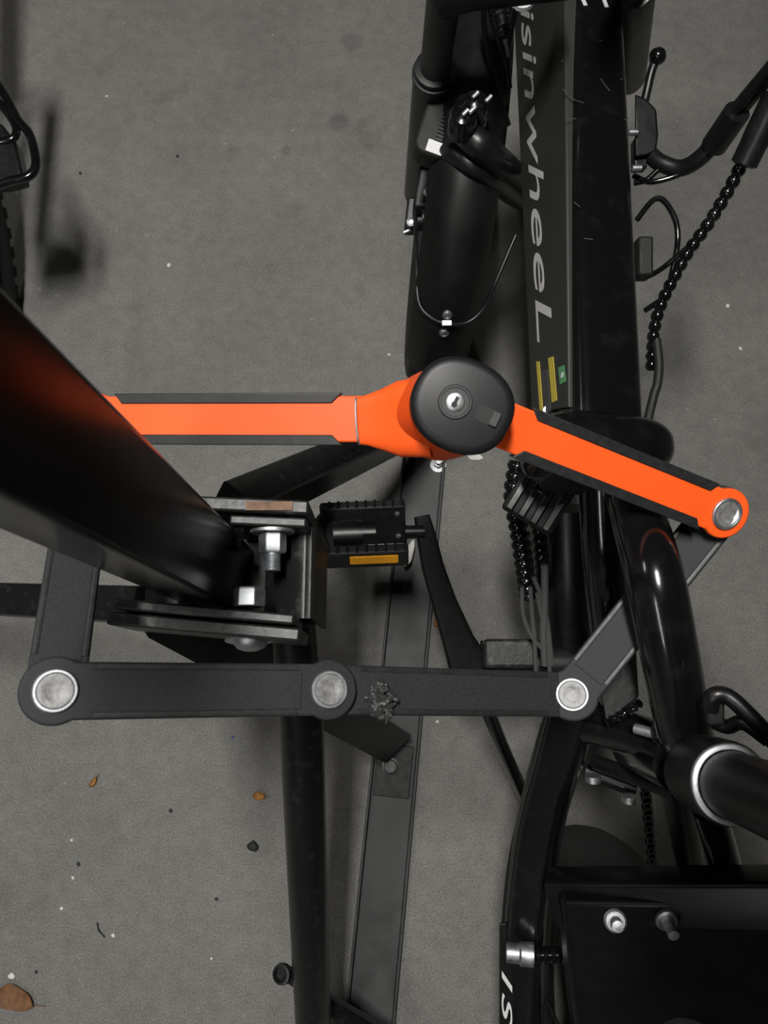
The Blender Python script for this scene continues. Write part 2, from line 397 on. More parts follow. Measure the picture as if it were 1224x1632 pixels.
cm = chewed(448, 1124, 0.4755, 0.0016, 0.0055, 5, 0.8).build('chewed_plastic', 'chewed_black', lock, label='small chewed nick in the black link'); cm['kind'] = 'stuff'
body_c = P(735, 648, 0.462)
orange_link(p4, P(770, 664, 0.488), 'orange link with black edge guards beside the main tube', trim1=0.030)
orange_link(p5, P(590, 668, 0.506), 'orange link with black edge guards beside the square post', trim1=0.020)
# lock body: oval housing, axis tilted so that its left flank shows
bax = nrm(CL - P(720, 690, 0.5)); bax = nrm(bax + CR * 0.10 + CU * 0.03)
d, bx, by = perp_frame(bax, nrm(P(810, 685, 0.46) - P(650, 610, 0.46)))
def oval(hx, hy, o, n=48, e=2.25):
    r = []
    for i in range(n):
        t = 2 * math.pi * i / n; c_, s_ = math.cos(t), math.sin(t)
        r.append(o + bx * (hx * math.copysign(abs(c_) ** (2 / e), c_)) + by * (hy * math.copysign(abs(s_) ** (2 / e), s_)))
    return r
b = MB()
base = P(690, 666, 0.512)
rings = [oval(0.026, 0.023, base - d * 0.004), oval(0.0295, 0.0265, base), oval(0.031, 0.0275, base + d * 0.012), oval(0.031, 0.0275, body_c - d * 0.010), oval(0.0305, 0.0270, body_c - d * 0.003)]
b.loft(rings); body = b.build('lock_body', 'lock_orange', lock)
# neck between the left link and the housing
b = MB(); na = P(572, 671, 0.510); nb_ = P(640, 668, 0.505); nc = P(690, 664, 0.498)
nx, ny, nn = link_axes(na, nc)
rings = []
for p, hy, hz in ((na, 0.0158, 0.0050), (na + nx * 0.006, 0.0168, 0.0062), (nb_ - nx * 0.012, 0.0205, 0.010), (nb_, 0.0250, 0.017), (nc, 0.0265, 0.022)):
    rings.append([p + ny * (yy * hy) + nn * (zz * hz) for yy, zz in rrect(1, 1, 0.55, 6)])
b.loft(rings); b.build('neck', 'lock_orange', body)
MB().tube([na + ny * (0.0155 * math.cos(t)) + nn * (0.0052 * math.sin(t) + 0.002) for t in [2 * math.pi * i / 32 for i in range(32)]], 0.0009, 8, closed=True).build('joint_ring', 'zinc', body)
# cap
b = MB()
cp = [(0.0300, 0.0265, -0.004), (0.0318, 0.0283, -0.001), (0.0318, 0.0283, 0.006), (0.0310, 0.0275, 0.0085), (0.0290, 0.0256, 0.0100), (0.0260, 0.0228, 0.0106)]
cap = MB().loft([oval(hx, hy, body_c + d * h) for hx, hy, h in cp]).build('cap', 'lock_cap', lock, label='black plastic cap over the orange lock housing')
kc = body_c + d * 0.0107 - bx * 0.0052 - by * 0.0002
MB().lathe([(0.0104, 0), (0.0104, 0.0004), (0.0098, 0.0010), (0.0088, 0.0010), (0.0080, -0.0012), (0, -0.0014)], kc, d, n=36).build('keyway_ring', 'lock_edge', cap)
MB().lathe([(0.0056, 0), (0.0056, 0.0004), (0.0050, 0.0008), (0, 0.0008)], kc, d, n=28).build('key_core', 'zinc_dull', cap)
MB().box(kc + d * 0.0009, bx, by, d, 0.0011, 0.0034, 0.0002).build('key_slot', 'stone_dark', cap, smooth=0)
MB().lathe([(0.0018, 0), (0.0018, 0.0003), (0, 0.0003)], kc + d * 0.0009 - by * 0.0016, d, n=16).build('key_slot', 'stone_dark', cap)
sc = body_c + d * 0.0106 + bx * 0.0158 + by * 0.0006
MB().prism(rrect(0.0068, 0.0048, 0.001, 3), sc, bx, by, d, -0.0004, 0.0003).build('shutter_recess', 'stone_dark', cap, smooth=0)
MB().prism(rrect(0.0026, 0.0046, 0.0008, 3), sc + bx * 0.0048, bx, by, d, 0.0, 0.0022).build('shutter_slider', 'channel_grey', cap, bevel=0.0005)

# ================================================================== ELECTRIC BIKE
bike = thing('electric_bike', 'black folding electric bike with grey lettered battery on its main tube', 'electric bike', V((0.16, 0.1, 0)))
LEAN = R(10)
Ub = V((math.sin(LEAN), 0, math.cos(LEAN))); Rb = V((math.cos(LEAN), 0, -math.sin(LEAN)))
T0 = P(978, 655, 0.600); T1 = P(953, 0, 0.715)
D = nrm(T1 - T0); RR = nrm(Rb - D * Rb.dot(D)); UU = RR.cross(D)
if UU.z < 0: UU = -UU
HWt, HT = 0.0297, 0.053
mc = [p - UU * HT for p in (T0 - D * 0.01, T0 + D * 0.2, T1, T1 + D * 0.16)]
MB().sweep([(y, -x) for x, y in rrect(HWt, HT, 0.013, 7)], mc, UU).build('main_tube', 'gloss_black', bike, smooth=50)
# side axes for the battery panel
Lf = -RR
def tube_pt(s, u, out=0.0):      # s metres along the tube from T0, u metres below the top, out beyond the left face
    return T0 + D * s - UU * u + Lf * (HWt + out)
Ltube = (T1 - T0).length
Ltop = Ltube + 0.06
def on_face(px, py, out=0.0):      # where a sight line meets the left face of the tube: (s, u)
    r = ray(px, py); o = T0 + Lf * (HWt + out); t = (o - CL).dot(Lf) / r.dot(Lf); q_ = CL + r * t - T0
    return q_.dot(D), -q_.dot(UU)
sq = [on_face(853, 660), on_face(912, 650), on_face(905, -40), on_face(820, -40)]
quad = [T0 + D * a_ - UU * u_ + Lf * HWt for a_, u_ in sq]
battery = MB().loft([[p - Lf * 0.012 for p in quad], [p + Lf * 0.0035 for p in quad]]).build('battery', 'battery_grey', bike, bevel=0.0015)
def text_mesh(name, s, size, o, ax, ay, az, m, parent, shear=0.0, offset=0.0, lift=0.0004, space=1.0):
    cu = bpy.data.curves.new('t', 'FONT'); cu.body = s; cu.size = size; cu.shear = shear; cu.extrude = 0.0001; cu.offset = offset; cu.space_character = space
    to = bpy.data.objects.new('t', cu); col.objects.link(to)
    dg = bpy.context.evaluated_depsgraph_get(); dg.update()
    me = bpy.data.meshes.new_from_object(to.evaluated_get(dg))
    bpy.data.objects.remove(to); bpy.data.curves.remove(cu)
    for v in me.vertices: v.co = o + ax * v.co.x + ay * v.co.y + az * (v.co.z + lift)
    me.materials.clear(); return link(name, me, m, parent, smooth=0)
# lettering reads from the head of the tube towards the rider
wordmark = text_mesh('lettering', 'isinwheeL', 1.0, V((0, 0, 0)), X3, Y3, Z3, 'decal_grey', battery, shear=0.12, offset=0.0, lift=0.0)
xs = [v.co.x for v in wordmark.data.vertices]; x0_, x1_ = min(xs), max(xs)
A0, A1 = on_face(830, 14, 0.0035), on_face(857, 546, 0.0035)       # baseline from the head end to the rider's end
B0, B1 = on_face(852, 14, 0.0035), on_face(883, 546, 0.0035)       # cap line
for v in wordmark.data.vertices:
    fx = (v.co.x - x0_) / (x1_ - x0_); fy = v.co.y / 0.72
    s_ = (A0[0] * (1 - fx) + A1[0] * fx) * (1 - fy) + (B0[0] * (1 - fx) + B1[0] * fx) * fy
    u_ = (A0[1] * (1 - fx) + A1[1] * fx) * (1 - fy) + (B0[1] * (1 - fx) + B1[1] * fx) * fy
    v.co = T0 + D * s_ - UU * u_ + Lf * (HWt + 0.0037 + max(0.0, v.co.z) * 2)
# yellow and green stickers near the rear end
def sticker(name, corners, m):
    q4 = [on_face(x_, y_, 0.0035) for x_, y_ in corners]; pts_ = [T0 + D * a_ - UU * u_ + Lf * (HWt + 0.0034) for a_, u_ in q4]
    return MB().loft([pts_, [p + Lf * 0.0005 for p in pts_]]).build(name, m, battery, smooth=0)
sticker('warning_label', [(855, 576), (860, 576), (866, 658), (861, 658)], 'label_yellow')
sticker('warning_label', [(863, 590), (873, 588), (878, 655), (869, 656)], 'label_grey')
sticker('warning_label', [(874, 571), (882, 568), (888, 638), (880, 642)], 'label_yellow')
sticker('warning_label', [(890, 586), (899, 582), (902, 608), (893, 613)], 'label_green')
sg, ug = on_face(896, 598, 0.004)
MB().lathe([(0.0012, 0), (0.0026, 0), (0.0026, 0.0003), (0.0012, 0.0003)], tube_pt(sg, ug, 0.0040), Lf, n=18).build('label_symbol', 'decal_white', battery, smooth=0)
# marks on top of the tube near the head
for (pa_, pb_) in (((922, -6), (931, 14)), ((962, -4), (968, 10))):
    a = P(*pa_, 0.716) + UU * 0.001; c = P(*pb_, 0.713) + UU * 0.001
    a -= UU * ((a - T0).dot(UU) - 0.0003); c -= UU * ((c - T0).dot(UU) - 0.0003)
    MB().sweep([(0, -0.002), (0.0003, -0.002), (0.0003, 0.002), (0, 0.002)], [a, c], UU).build('logo_mark', 'decal_grey', bike, smooth=0)
# pale scratches on the top of the main tube
def on_top(px, py):
    r = ray(px, py); return CL + r * ((T0 - CL).dot(UU) / r.dot(UU))
for pts_ in (((897, 142), (906, 152), (916, 160), (930, 164)), ((957, 125), (964, 136), (972, 145)), ((900, 192), (918, 189)), ((896, 96), (897, 99)), ((988, 126), (992, 127)), ((955, 66), (960, 65)), ((915, 322), (924, 330)),
             ((930, 380), (945, 382)), ((995, 190), (1000, 193)), ((1006, 268), (1008, 271))):
    MB().sweep([(-0.0002, -0.0004), (0.0002, -0.0004), (0.0002, 0.0004), (-0.0002, 0.0004)], [on_top(*p_) + UU * 0.0001 for p_ in pts_], UU).build('scratch', 'scratch_grey', bike, smooth=0)
# head tube, stem and handlebar ahead of the frame
hd = T1 + D * 0.16 - UU * 0.05
hup = nrm(V((0.12, -0.28, 1)))
MB().tube([hd - hup * 0.09, hd + hup * 0.09], 0.026, 24).build('head_tube', 'gloss_black', bike)
st = hd + hup * 0.52
MB().tube([hd + hup * 0.09, st], 0.018, 20).build('stem', 'gloss_black', bike)
MB().tube(smooth_path([st - X3 * 0.30 - Y3 * 0.06, st - X3 * 0.1, st + X3 * 0.1, st + X3 * 0.30 - Y3 * 0.06], 6), 0.012, 16).build('handlebar', 'matte_black', bike)
# hinge flange at the rear end of the main tube
def flange(o, hx, hy, half, rnd, m, name, parent):
    rings = []; nseg = 7
    steps = [(-half + rnd * (1 - math.cos(R(90 * i / nseg))), rnd * (1 - math.sin(R(90 * i / nseg)))) for i in range(nseg + 1)]
    steps += [(-a, c) for a, c in steps[::-1]]
    for h, ins in steps:
        rr = []
        for i in range(48):
            t = 2 * math.pi * i / 48; c_, s_ = math.cos(t), math.sin(t); e = 3.6
            rr.append(o + D * h + RR * ((hx - ins) * math.copysign(abs(c_) ** (2 / e), c_)) + UU * ((hy - ins) * math.copysign(abs(s_) ** (2 / e), s_)))
        rings.append(rr)
    b = MB(); b.loft(rings); return b.build(name, m, parent, smooth=60)
fo = P(987, 672, 0.590) - UU * 0.045 - D * 0.010
flg = flange(fo, 0.057, 0.050, 0.022, 0.020, 'gloss_black', 'hinge_flange', bike)
flange(fo - D * 0.023, 0.042, 0.038, 0.003, 0.002, 'satin_black', 'hinge_plate', flg)
# frame tubes behind the hinge
FRAME = [P(1000, 765, 0.600), P(1012, 800, 0.570), P(1022, 842, 0.556), P(1043, 920, 0.528), P(1063, 1020, 0.530), P(1086, 1140, 0.550), P(1098, 1190, 0.565)]
MB().tube(smooth_path(FRAME, 8), 0.0202, 28).build('frame_tube', 'gloss_black', bike)
MB().tube(smooth_path([P(958, 740, 0.655), P(963, 880, 0.67), P(975, 1010, 0.71), P(985, 1110, 0.76)], 6), 0.0195, 26).build('down_tube', 'gloss_black', bike)
# seat cluster
sr = P(1165, 1250, 0.47); sp_top = V((0.206, -0.068, 0.90)); sdir = nrm(sp_top - sr); sa = sr - sdir * 0.108
MB().tube([sa - sdir * 0.10, sa + sdir * 0.02], 0.0215, 26).build('seat_tube', 'gloss_black', bike)
MB().lathe([(0.0225, -0.055), (0.0255, -0.050), (0.0262, -0.040), (0.0262, -0.004), (0.0252, 0.0), (0.020, 0.0)], sr, sdir, n=40).build('seat_clamp', 'satin_black', bike)
MB().lathe([(0.0246, 0.0), (0.0246, 0.0016), (0.0236, 0.0024), (0.0214, 0.0024), (0.0208, 0.0)], sr, sdir, n=40).build('seat_collar_ring', 'zinc', bike)
MB().tube([sr - sdir * 0.05, sp_top], 0.0206, 32).build('seat_post', 'satin_black', bike)
# saddle added out of view, set off its post to shade the floor
b = MB(); rings = []
for yy, hw_, zz in ((0.17, 0.020, 0.0), (0.15, 0.040, 0.004), (0.06, 0.060, 0.004), (-0.02, 0.100, 0.002), (-0.08, 0.130, 0.01), (-0.15, 0.135, 0.018), (-0.18, 0.100, 0.014)):
    rings.append([sp_top + V((a * hw_ * 0.85 + 0.024, yy * 0.85 + 0.045, zz + c * 0.025)) for a, c in rrect(1, 1, 0.6, 4)])
b.loft(rings).build('saddle', 'matte_black', bike)
# quick release lever with a cut-out
qa = P(1146, 1122, 0.50); qb = P(1240, 1182, 0.485); qx, qy, qn = link_axes(qa, qb)
MB().tube(smooth_path([P(1138, 1150, 0.51), P(1134, 1112, 0.50), P(1160, 1110, 0.497), P(1200, 1146, 0.49), P(1236, 1185, 0.486)], 6), 0.0056, 12).build('quick_release_lever', 'satin_black', bike)
MB().tube(smooth_path([P(1137, 1150, 0.51), P(1160, 1158, 0.505), P(1185, 1152, 0.495), P(1225, 1180, 0.488)], 6), 0.0050, 12).build('quick_release_lever', 'satin_black', bike)
MB().box(P(1139, 1132, 0.504), nrm(P(1150, 1132, 0.504) - P(1139, 1132, 0.504)), CU, -CF, 0.0058, 0.0100, 0.004).build('quick_release_tab', 'matte_black', bike, bevel=0.0025)
# clamp bolt and welded gusset near the lock
gx = P(985, 1080, 0.60)
MB().add([P(958, 1100, 0.60), P(1012, 1010, 0.61), P(1018, 1110, 0.60), P(966, 1150, 0.60), P(958, 1100, 0.606), P(1012, 1010, 0.616), P(1018, 1110, 0.606), P(966, 1150, 0.606)], [[0, 1, 2, 3], [7, 6, 5, 4], [0, 4, 5, 1], [1, 5, 6, 2], [2, 6, 7, 3], [3, 7, 4, 0]]).build('gusset', 'rack_scuffed', bike, bevel=0.001)
b = MB(); wp = smooth_path([P(966, 1152, 0.60), P(985, 1142, 0.598), P(1005, 1131, 0.598), P(1022, 1118, 0.598)], 6)
b.tube(wp, [0.0034 + 0.0014 * math.sin(i * 2.4) for i in range(len(wp))], 10).build('weld_bead', 'gloss_black', bike)
MB().tube([P(925, 1150, 0.66), P(1010, 1168, 0.62), P(1085, 1200, 0.585)], [0.018, 0.017, 0.018], 20).build('bridge_tube', 'gloss_black', bike)
MB().tube([P(1012, 1161, 0.585), P(1042, 1169, 0.575)], 0.0040, 12).build('clamp_bolt', 'zinc', bike)
MB().lathe([(0.0075, 0), (0.0075, 0.004), (0.006, 0.006), (0, 0.006)], P(1054, 1165, 0.57), nrm(P(1054, 1175, 0.55) - P(1054, 1165, 0.57)), n=18).build('clamp_cap', 'gloss_black', bike)
MB().tube([P(950, 1215, 0.70), P(1080, 1262, 0.62)], [0.007, 0.008], 12).build('seat_stay_brace', 'satin_black', bike)
# left swing arm running back to the rear axle
arm = smooth_path([P(915, 1120, 0.655), P(893, 1200, 0.68), P(862, 1310, 0.72), P(845, 1430, 0.755), P(838, 1540, 0.78), P(832, 1700, 0.80)], 6)
swing = MB().sweep([(x * 1.0, y) for x, y in rrect(0.020, 0.021, 0.012, 6)], arm, V((-0.4, 0, 1))).build('swing_arm', 'gloss_black', bike, smooth=55)
MB().tube(smooth_path([P(869, 1155, 0.67), P(838, 1270, 0.715), P(815, 1380, 0.75), P(805, 1480, 0.78), P(803, 1560, 0.79), P(802, 1700, 0.80)], 6), 0.0042, 10).build('chain_guard_edge', 'satin_black', bike)
gd = smooth_path([P(884, 1160, 0.68), P(850, 1275, 0.725), P(826, 1385, 0.76), P(817, 1480, 0.79), P(815, 1560, 0.80), P(815, 1700, 0.81)], 6)
guard = MB().sweep([(-0.002, -0.011), (0.002, -0.011), (0.002, 0.011), (-0.002, 0.011)], gd, V((-0.5, 0, 1))).build('chain_guard', 'fender_black', bike)
ga = P(800, 1541, 0.764); gdir = nrm(P(800, 1640, 0.772) - ga); gn = nrm(-CF - gdir * (-CF).dot(gdir)); gup = gn.cross(gdir)
text_mesh('lettering', 'IS', 0.062, ga, gdir, gup * 0.24, gn, 'decal_white', guard, shear=0.4, offset=0.0006, lift=0.0005, space=1.3)
MB().box(P(808, 1580, 0.770), gdir, gup, gn, 0.075, 0.0078, 0.0012).build('guard_plate', 'satin_black', guard, bevel=0.0004)
MB().lathe([(0.011, 0), (0.011, 0.012), (0.009, 0.014), (0.009, 0.026), (0, 0.027)], P(850, 1522, 0.738), nrm(P(806, 1518, 0.748) - P(846, 1522, 0.745)), n=20).build('axle_bolt', 'zinc_dull', bike)
b = MB()
for k_, px_ in enumerate((850, 862, 874, 884)):
    b.lathe([(0.006, 0), (0.008, 0.002), (0.008, 0.006), (0.006, 0.008)], P(px_, 1522, 0.742), CR, n=12)
b.build('hose_fitting', 'gloss_black', bike)
# carrier beam and dark box with two bolts
ba = P(885, 1428, 0.66); bb2 = P(1290, 1432, 0.56)
MB().sweep([(y, x) for x, y in rrect(0.020, 0.016, 0.005, 4)], [ba, bb2], V((0, -0.2, 1))).build('carrier_beam', 'carrier_black', bike)
cq = [(897, 1438, 0.622), (1300, 1440, 0.56), (1310, 1760, 0.60), (930, 1760, 0.68)]
MB().loft([[P(*c_) for c_ in cq], [P(a_, c_, d_) + CF * 0.03 for a_, c_, d_ in cq]]).build('carrier_box', 'carrier_black', bike, bevel=0.004)
for px_, py_ in ((980, 1466), (1062, 1464)):
    o = P(px_, py_, 0.611 - (px_ - 980) * 0.00015); ax_ = nrm(P(px_ + 6, py_ + 14, 0.59) - o)
    bo = MB().lathe([(0.0046, 0), (0.0046, 0.010), (0.0038, 0.0112), (0.0038, 0.0125), (0.0046, 0.0135), (0.0044, 0.0175), (0, 0.018)], o, ax_, n=14).build('carrier_bolt', 'zinc', bike)
    MB().lathe([(0.0040, -0.001), (0.0092, 0), (0.0092, 0.003), (0.0075, 0.0045), (0.0050, 0.0045)], o, ax_, n=22).build('washer', 'zinc_dull', bo)
for px_, py_, dd in ((945, 1236, 0.72), (1003, 1268, 0.70)):
    o = P(px_, py_, dd); ax_ = nrm(P(px_, py_ + 20, dd) - o)
    MB().lathe([(0.0075, 0), (0.0075, 0.006), (0.0062, 0.0068), (0, 0.0068)], o, ax_, n=16).build('frame_bolt', 'zinc_dull', bike)
MB().tube([P(935, 1228, 0.74), P(1015, 1258, 0.72)], 0.008, 10).build('bolt_bracket', 'satin_black', bike)
# right hand stays
MB().tube([P(1130, 1290, 0.60), P(1185, 1480, 0.66), P(1215, 1700, 0.74)], 0.013, 16).build('seat_stay', 'gloss_black', bike)
MB().tube([P(1075, 1240, 0.63), P(1105, 1400, 0.72)], 0.013, 16).build('seat_stay', 'satin_black', bike)
# rear wheel
def wheel_axes(lean, yaw):
    f = V((math.sin(yaw), math.cos(yaw), 0)); r = f.cross(Z3)          # r points right
    r2 = r * math.cos(lean) - Z3 * math.sin(lean); return f, r2, r2.cross(f)
def wheel(parent, c, R_, half, lean, yaw, m='rubber', sq=0.8, knob=None, n=72, rim=True):
    f, r, u = wheel_axes(lean, yaw)
    if u.z < 0: u = -u
    b = MB(); k = 16
    prof = []
    for i in range(k):
        t = 2 * math.pi * i / k
        prof.append((math.cos(t) * half * sq, math.sin(t) * half))
    rings = []
    for i in range(n):
        t = 2 * math.pi * i / n; rad = f * math.cos(t) + u * math.sin(t)
        rings.append([c + rad * (R_ - half * sq + a) + r * bb for a, bb in prof])
    b.loft(rings, False, True)
    if knob:
        kn, kh = knob
        for i in range(kn):
            t = 2 * math.pi * i / kn
            for row, off in ((-0.75, 0), (-0.25, 0.5), (0.25, 0), (0.75, 0.5)):
                tt = t + off * 2 * math.pi / kn; rad = f * math.cos(tt) + u * math.sin(tt); tan = -f * math.sin(tt) + u * math.cos(tt)
                q = math.sqrt(max(0.05, 1 - row * row))
                b.box(c + rad * (R_ - half * sq + half * sq * q) + r * (row * half * 0.98), rad, tan, r, kh, math.pi * R_ / kn * 0.55, half * 0.16)
    t_ = b.build('tire', m, parent)
    if rim:
        b = MB(); ri = R_ - half * sq * 2 + 0.004
        rings = []
        for i in range(48):
            t = 2 * math.pi * i / 48; rad = f * math.cos(t) + u * math.sin(t)
            rings.append([c + rad * (ri + a) + r * bb for a, bb in rrect(0.010, half * 0.62, 0.004, 2)])
        b.loft(rings, False, True); b.build('rim', 'satin_black', parent)
        MB().tube([c - r * half * 1.1, c - r * half * 0.5, c + r * half * 0.5, c + r * half * 1.1], [0.018, 0.04, 0.04, 0.018], 20).build('hub', 'satin_black', parent)
        for i in range(18):
            t = 2 * math.pi * i / 18; rad = f * math.cos(t) + u * math.sin(t); s = 1 if i % 2 else -1
            MB().tube([c + rad * 0.035 + r * (s * half * 0.5), c + rad * (ri - 0.008)], 0.0016, 6).build('spoke', 'satin_black', parent)
    return f, r, u
rc = V((0.232, -0.405, 0.247))
wheel(bike, rc, 0.25, 0.034, LEAN, 0.0)
# chain links
ch0, ch1 = P(1024, 1205, 0.78), P(1040, 1390, 0.92); nl = 20
chain = MB().tube([ch0 + (ch1 - ch0) * 0.0, ch0 + (ch1 - ch0) * 0.02], 0.002, 6).build('chain', 'satin_black', bike)
cdv, cxv, cyv = perp_frame(ch1 - ch0, X3)
lm = None
for i in range(nl):
    p = ch0 + (ch1 - ch0) * ((i + 0.5) / nl); hl = (ch1 - ch0).length / nl * 0.62
    wv = 0.0032 if i % 2 else 0.0046
    b = MB()
    for s in (-1, 1): b.box(p + cxv * (s * wv), cdv, cxv, cyv, hl, 0.0008, 0.0036)
    b.tube([p - cxv * wv + cdv * hl * 0.7, p + cxv * wv + cdv * hl * 0.7], 0.0032, 8)
    b.build('chain_link', 'satin_black', chain)
# bottom bracket, crank, pedal
bbp = P(800, 1058, 0.875)
MB().tube([bbp - CR * 0.01, bbp + CR * 0.12], 0.025, 24).build('bottom_bracket', 'satin_black', bike)
MB().box(P(812, 1042, 0.845), CR, nrm(V((0, 1, 0.1))), Z3, 0.030, 0.016, 0.012).build('bracket_cover', 'rack_scuffed', bike, bevel=0.004)
MB().box(P(812, 1025, 0.85), CR, nrm(V((0, 1, 0.1))), Z3, 0.032, 0.003, 0.010).build('bracket_cover', 'satin_black', bike, bevel=0.001)
cpts = [P(672, 822, 0.862), P(678, 850, 0.862), P(690, 905, 0.864), P(708, 960, 0.868), P(730, 1020, 0.872), P(748, 1062, 0.875), P(765, 1085, 0.876)]
cw = [0.0085, 0.0108, 0.0125, 0.0140, 0.0180, 0.0240, 0.020]
b = MB(); rings = []
for i, p in enumerate(cpts):
    t = nrm(cpts[min(i + 1, 6)] - cpts[max(i - 1, 0)]); d_, z_, s_ = perp_frame(t, Z3)
    rings.append([p + s_ * (a * cw[i]) + z_ * (c * 0.0085) for a, c in rrect(1, 1, 0.35, 4)])
b.loft(rings); b.build('crank_arm', 'crank_black', bike)
def pedal(parent):
    o = F(578, 851, 0.312); ax = nrm(F(640, 848, 0.312) - F(510, 853, 0.312)); ay = nrm(Z3.cross(ax) + Z3 * -0.60); az = ax.cross(ay)
    hx = 0.050; hy = 0.034
    sp = MB().tube([o + ax * (hx - 0.006), o + ax * (hx + 0.020)], [0.008, 0.007], 16).build('pedal', 'satin_black', parent)
    b = MB()
    b.tube([o - ax * hx * 0.65, o - ax * hx * 0.1], 0.0155, 20); b.tube([o - ax * hx * 0.1, o + ax * hx * 0.3], 0.0145, 20)
    b.build('axle_barrel', 'satin_black', sp)
    MB().prism([(-hx * 0.95, -0.018), (-hx * 0.75, -hy), (hx, -hy), (hx, hy), (-hx * 0.85, hy), (-hx, 0.012)], o, ax, ay, az, -0.012, -0.006).build('pedal_body', 'matte_black', sp, bevel=0.001)
    MB().prism(rrect(0.024, 0.0265, 0.003, 3), o + ax * 0.024, ax, ay, az, -0.010, 0.0105).build('inner_plate', 'satin_black', sp, bevel=0.001)
    for s in (-1, 1):
        MB().prism([(-hx * 0.82, -0.006), (hx, -0.006), (hx, 0.006), (-hx * 0.95, 0.006), (-hx, 0.0)], o + ay * (s * hy), ax, ay, az, -0.012, 0.0135).build('tread_bar', 'matte_black', sp, bevel=0.002)
        r = MB(); nx_ = 16
        r.box(o + ay * (s * (hy + 0.0062)) + ax * 0.012 + az * 0.002, ax, ay, az, 0.0265, 0.0008, 0.0058)
        for i in range(nx_): r.box(o + ay * (s * (hy + 0.0072)) + ax * (0.012 + 0.050 * ((i + 0.5) / nx_ - 0.5)) + az * 0.002, ax, ay, az, 0.0010, 0.0005, 0.0055)
        r.build('reflector', 'reflector_amber', sp, label='amber ribbed reflector')
    MB().tube(smooth_path([o + ay * hy - ax * hx * 0.8, o + ay * hy * 0.5 - ax * hx * 1.0, o - ay * hy * 0.2 - ax * hx * 0.95, o - ay * hy - ax * hx * 0.75], 5), 0.007, 10).build('outer_rail', 'matte_black', sp)
    for xx, yy in ((0.040, 0.019), (0.040, -0.015)):
        MB().lathe([(0.0032, 0), (0.0032, 0.0010), (0.0018, 0.0010), (0.0018, 0.0003), (0, 0.0003)], o + ax * xx + ay * yy + az * 0.0106, az, n=14).build('screw', 'zinc_dull', sp)
    for s in (-1, 1):
        for i in range(9): MB().box(o + ay * (s * hy) + ax * (-hx * 0.75 + i * 0.0105) + az * 0.0140, ax, ay, az, 0.0015, 0.005, 0.0010).build('grip_ridge', 'satin_black', sp, smooth=0)
pedal(bike)
# kickstand
MB().tube(smooth_path([P(772, 1120, 0.86), P(800, 1190, 0.92), P(838, 1275, 1.02), F(860, 1330, 0.006)], 5), 0.0085, 12).build('kickstand', 'gloss_black', bike)
# finned heat sink / cable plug block below the orange link
hc = P(866, 784, 0.70); hx_ = nrm(P(895, 737, 0.70) - P(838, 830, 0.70)); hn = nrm(CL - hc); hn = nrm(hn - hx_ * hn.dot(hx_)); hy_ = hn.cross(hx_)
hb = MB().box(hc - hn * 0.006, hx_, hy_, hn, 0.032, 0.026, 0.010).build('connector_block', 'matte_black', bike, bevel=0.003)
for i in range(4): MB().box(hc + hn * 0.005 + hy_ * (0.019 - 0.0127 * i), hx_, hy_, hn, 0.031, 0.0036, 0.0035).build('fin', 'satin_black', hb, bevel=0.0012)
MB().box(hc + hn * 0.007 + hy_ * 0.002 + hx_ * 0.004, hx_, hy_, hn, 0.008, 0.008, 0.003).build('clip', 'gloss_black', hb, bevel=0.001)
# wrapped cables down the middle
def beads(name, pts, r, pitch, amp, parent, m='gloss_black'):
    path = smooth_path(pts, 30); acc = 0; pp = [path[0]]; rs = [r]
    step = pitch / 8; tot = 0; last = path[0]
    for p in path[1:]:
        seg = (p - last).length
        while acc + seg >= step:
            k = (step - acc) / seg; last = last + (p - last) * k; tot += step
            pp.append(last.copy()); rs.append(r * (1 - amp + amp * abs(math.sin(math.pi * tot / pitch)) ** 0.7)); seg = (p - last).length; acc = 0
        acc += seg; last = p
    return MB().tube(pp, rs, 14).build(name, m, parent, smooth=75)
beads('spiral_wrap', [P(826, 735, 0.78), P(818, 790, 0.785), P(828, 850, 0.79), P(835, 900, 0.80), P(842, 950, 0.82)], 0.0105, 0.0105, 0.30, bike)
beads('spiral_wrap', [P(858, 838, 0.81), P(862, 880, 0.82), P(866, 940, 0.84)], 0.0085, 0.0105, 0.30, bike)
for pts, rr in (([(832, 935), (834, 980), (848, 1015), (870, 1040)], 0.0024), ([(845, 935), (848, 980), (852, 1020), (854, 1070)], 0.0024), ([(850, 920), (862, 950), (872, 990), (880, 1060)], 0.0024), ([(856, 945), (864, 985), (872, 1015), (876, 1070)], 0.0024), ([(868, 900), (868, 960), (866, 1010), (868, 1060)], 0.0040)):
    MB().tube(smooth_path([P(a, c, 0.792 + 0.0002 * (c - 920)) for a, c in pts], 6), rr, 8).build('cable', 'cable_grey', bike)
MB().tube(smooth_path([P(880, 850, 0.82), P(888, 885, 0.83), P(900, 980, 0.85), P(905, 1060, 0.88)], 5), 0.005, 10).build('cable', 'satin_black', bike)
MB().tube(smooth_path([P(906, 810, 0.83), P(908, 930, 0.85), P(912, 1080, 0.90)], 5), 0.026, 16).build('shade_filler_tube', 'satin_black', bike)  # wide dark filler standing in for shaded floor between the tubes

# front wheel, fork, fender
fc = V((0.084, 0.640, 0.247)); FY = R(5.0); FL = R(3)
ff, fr, fu = wheel(bike, fc, 0.25, 0.031, FL, FY)
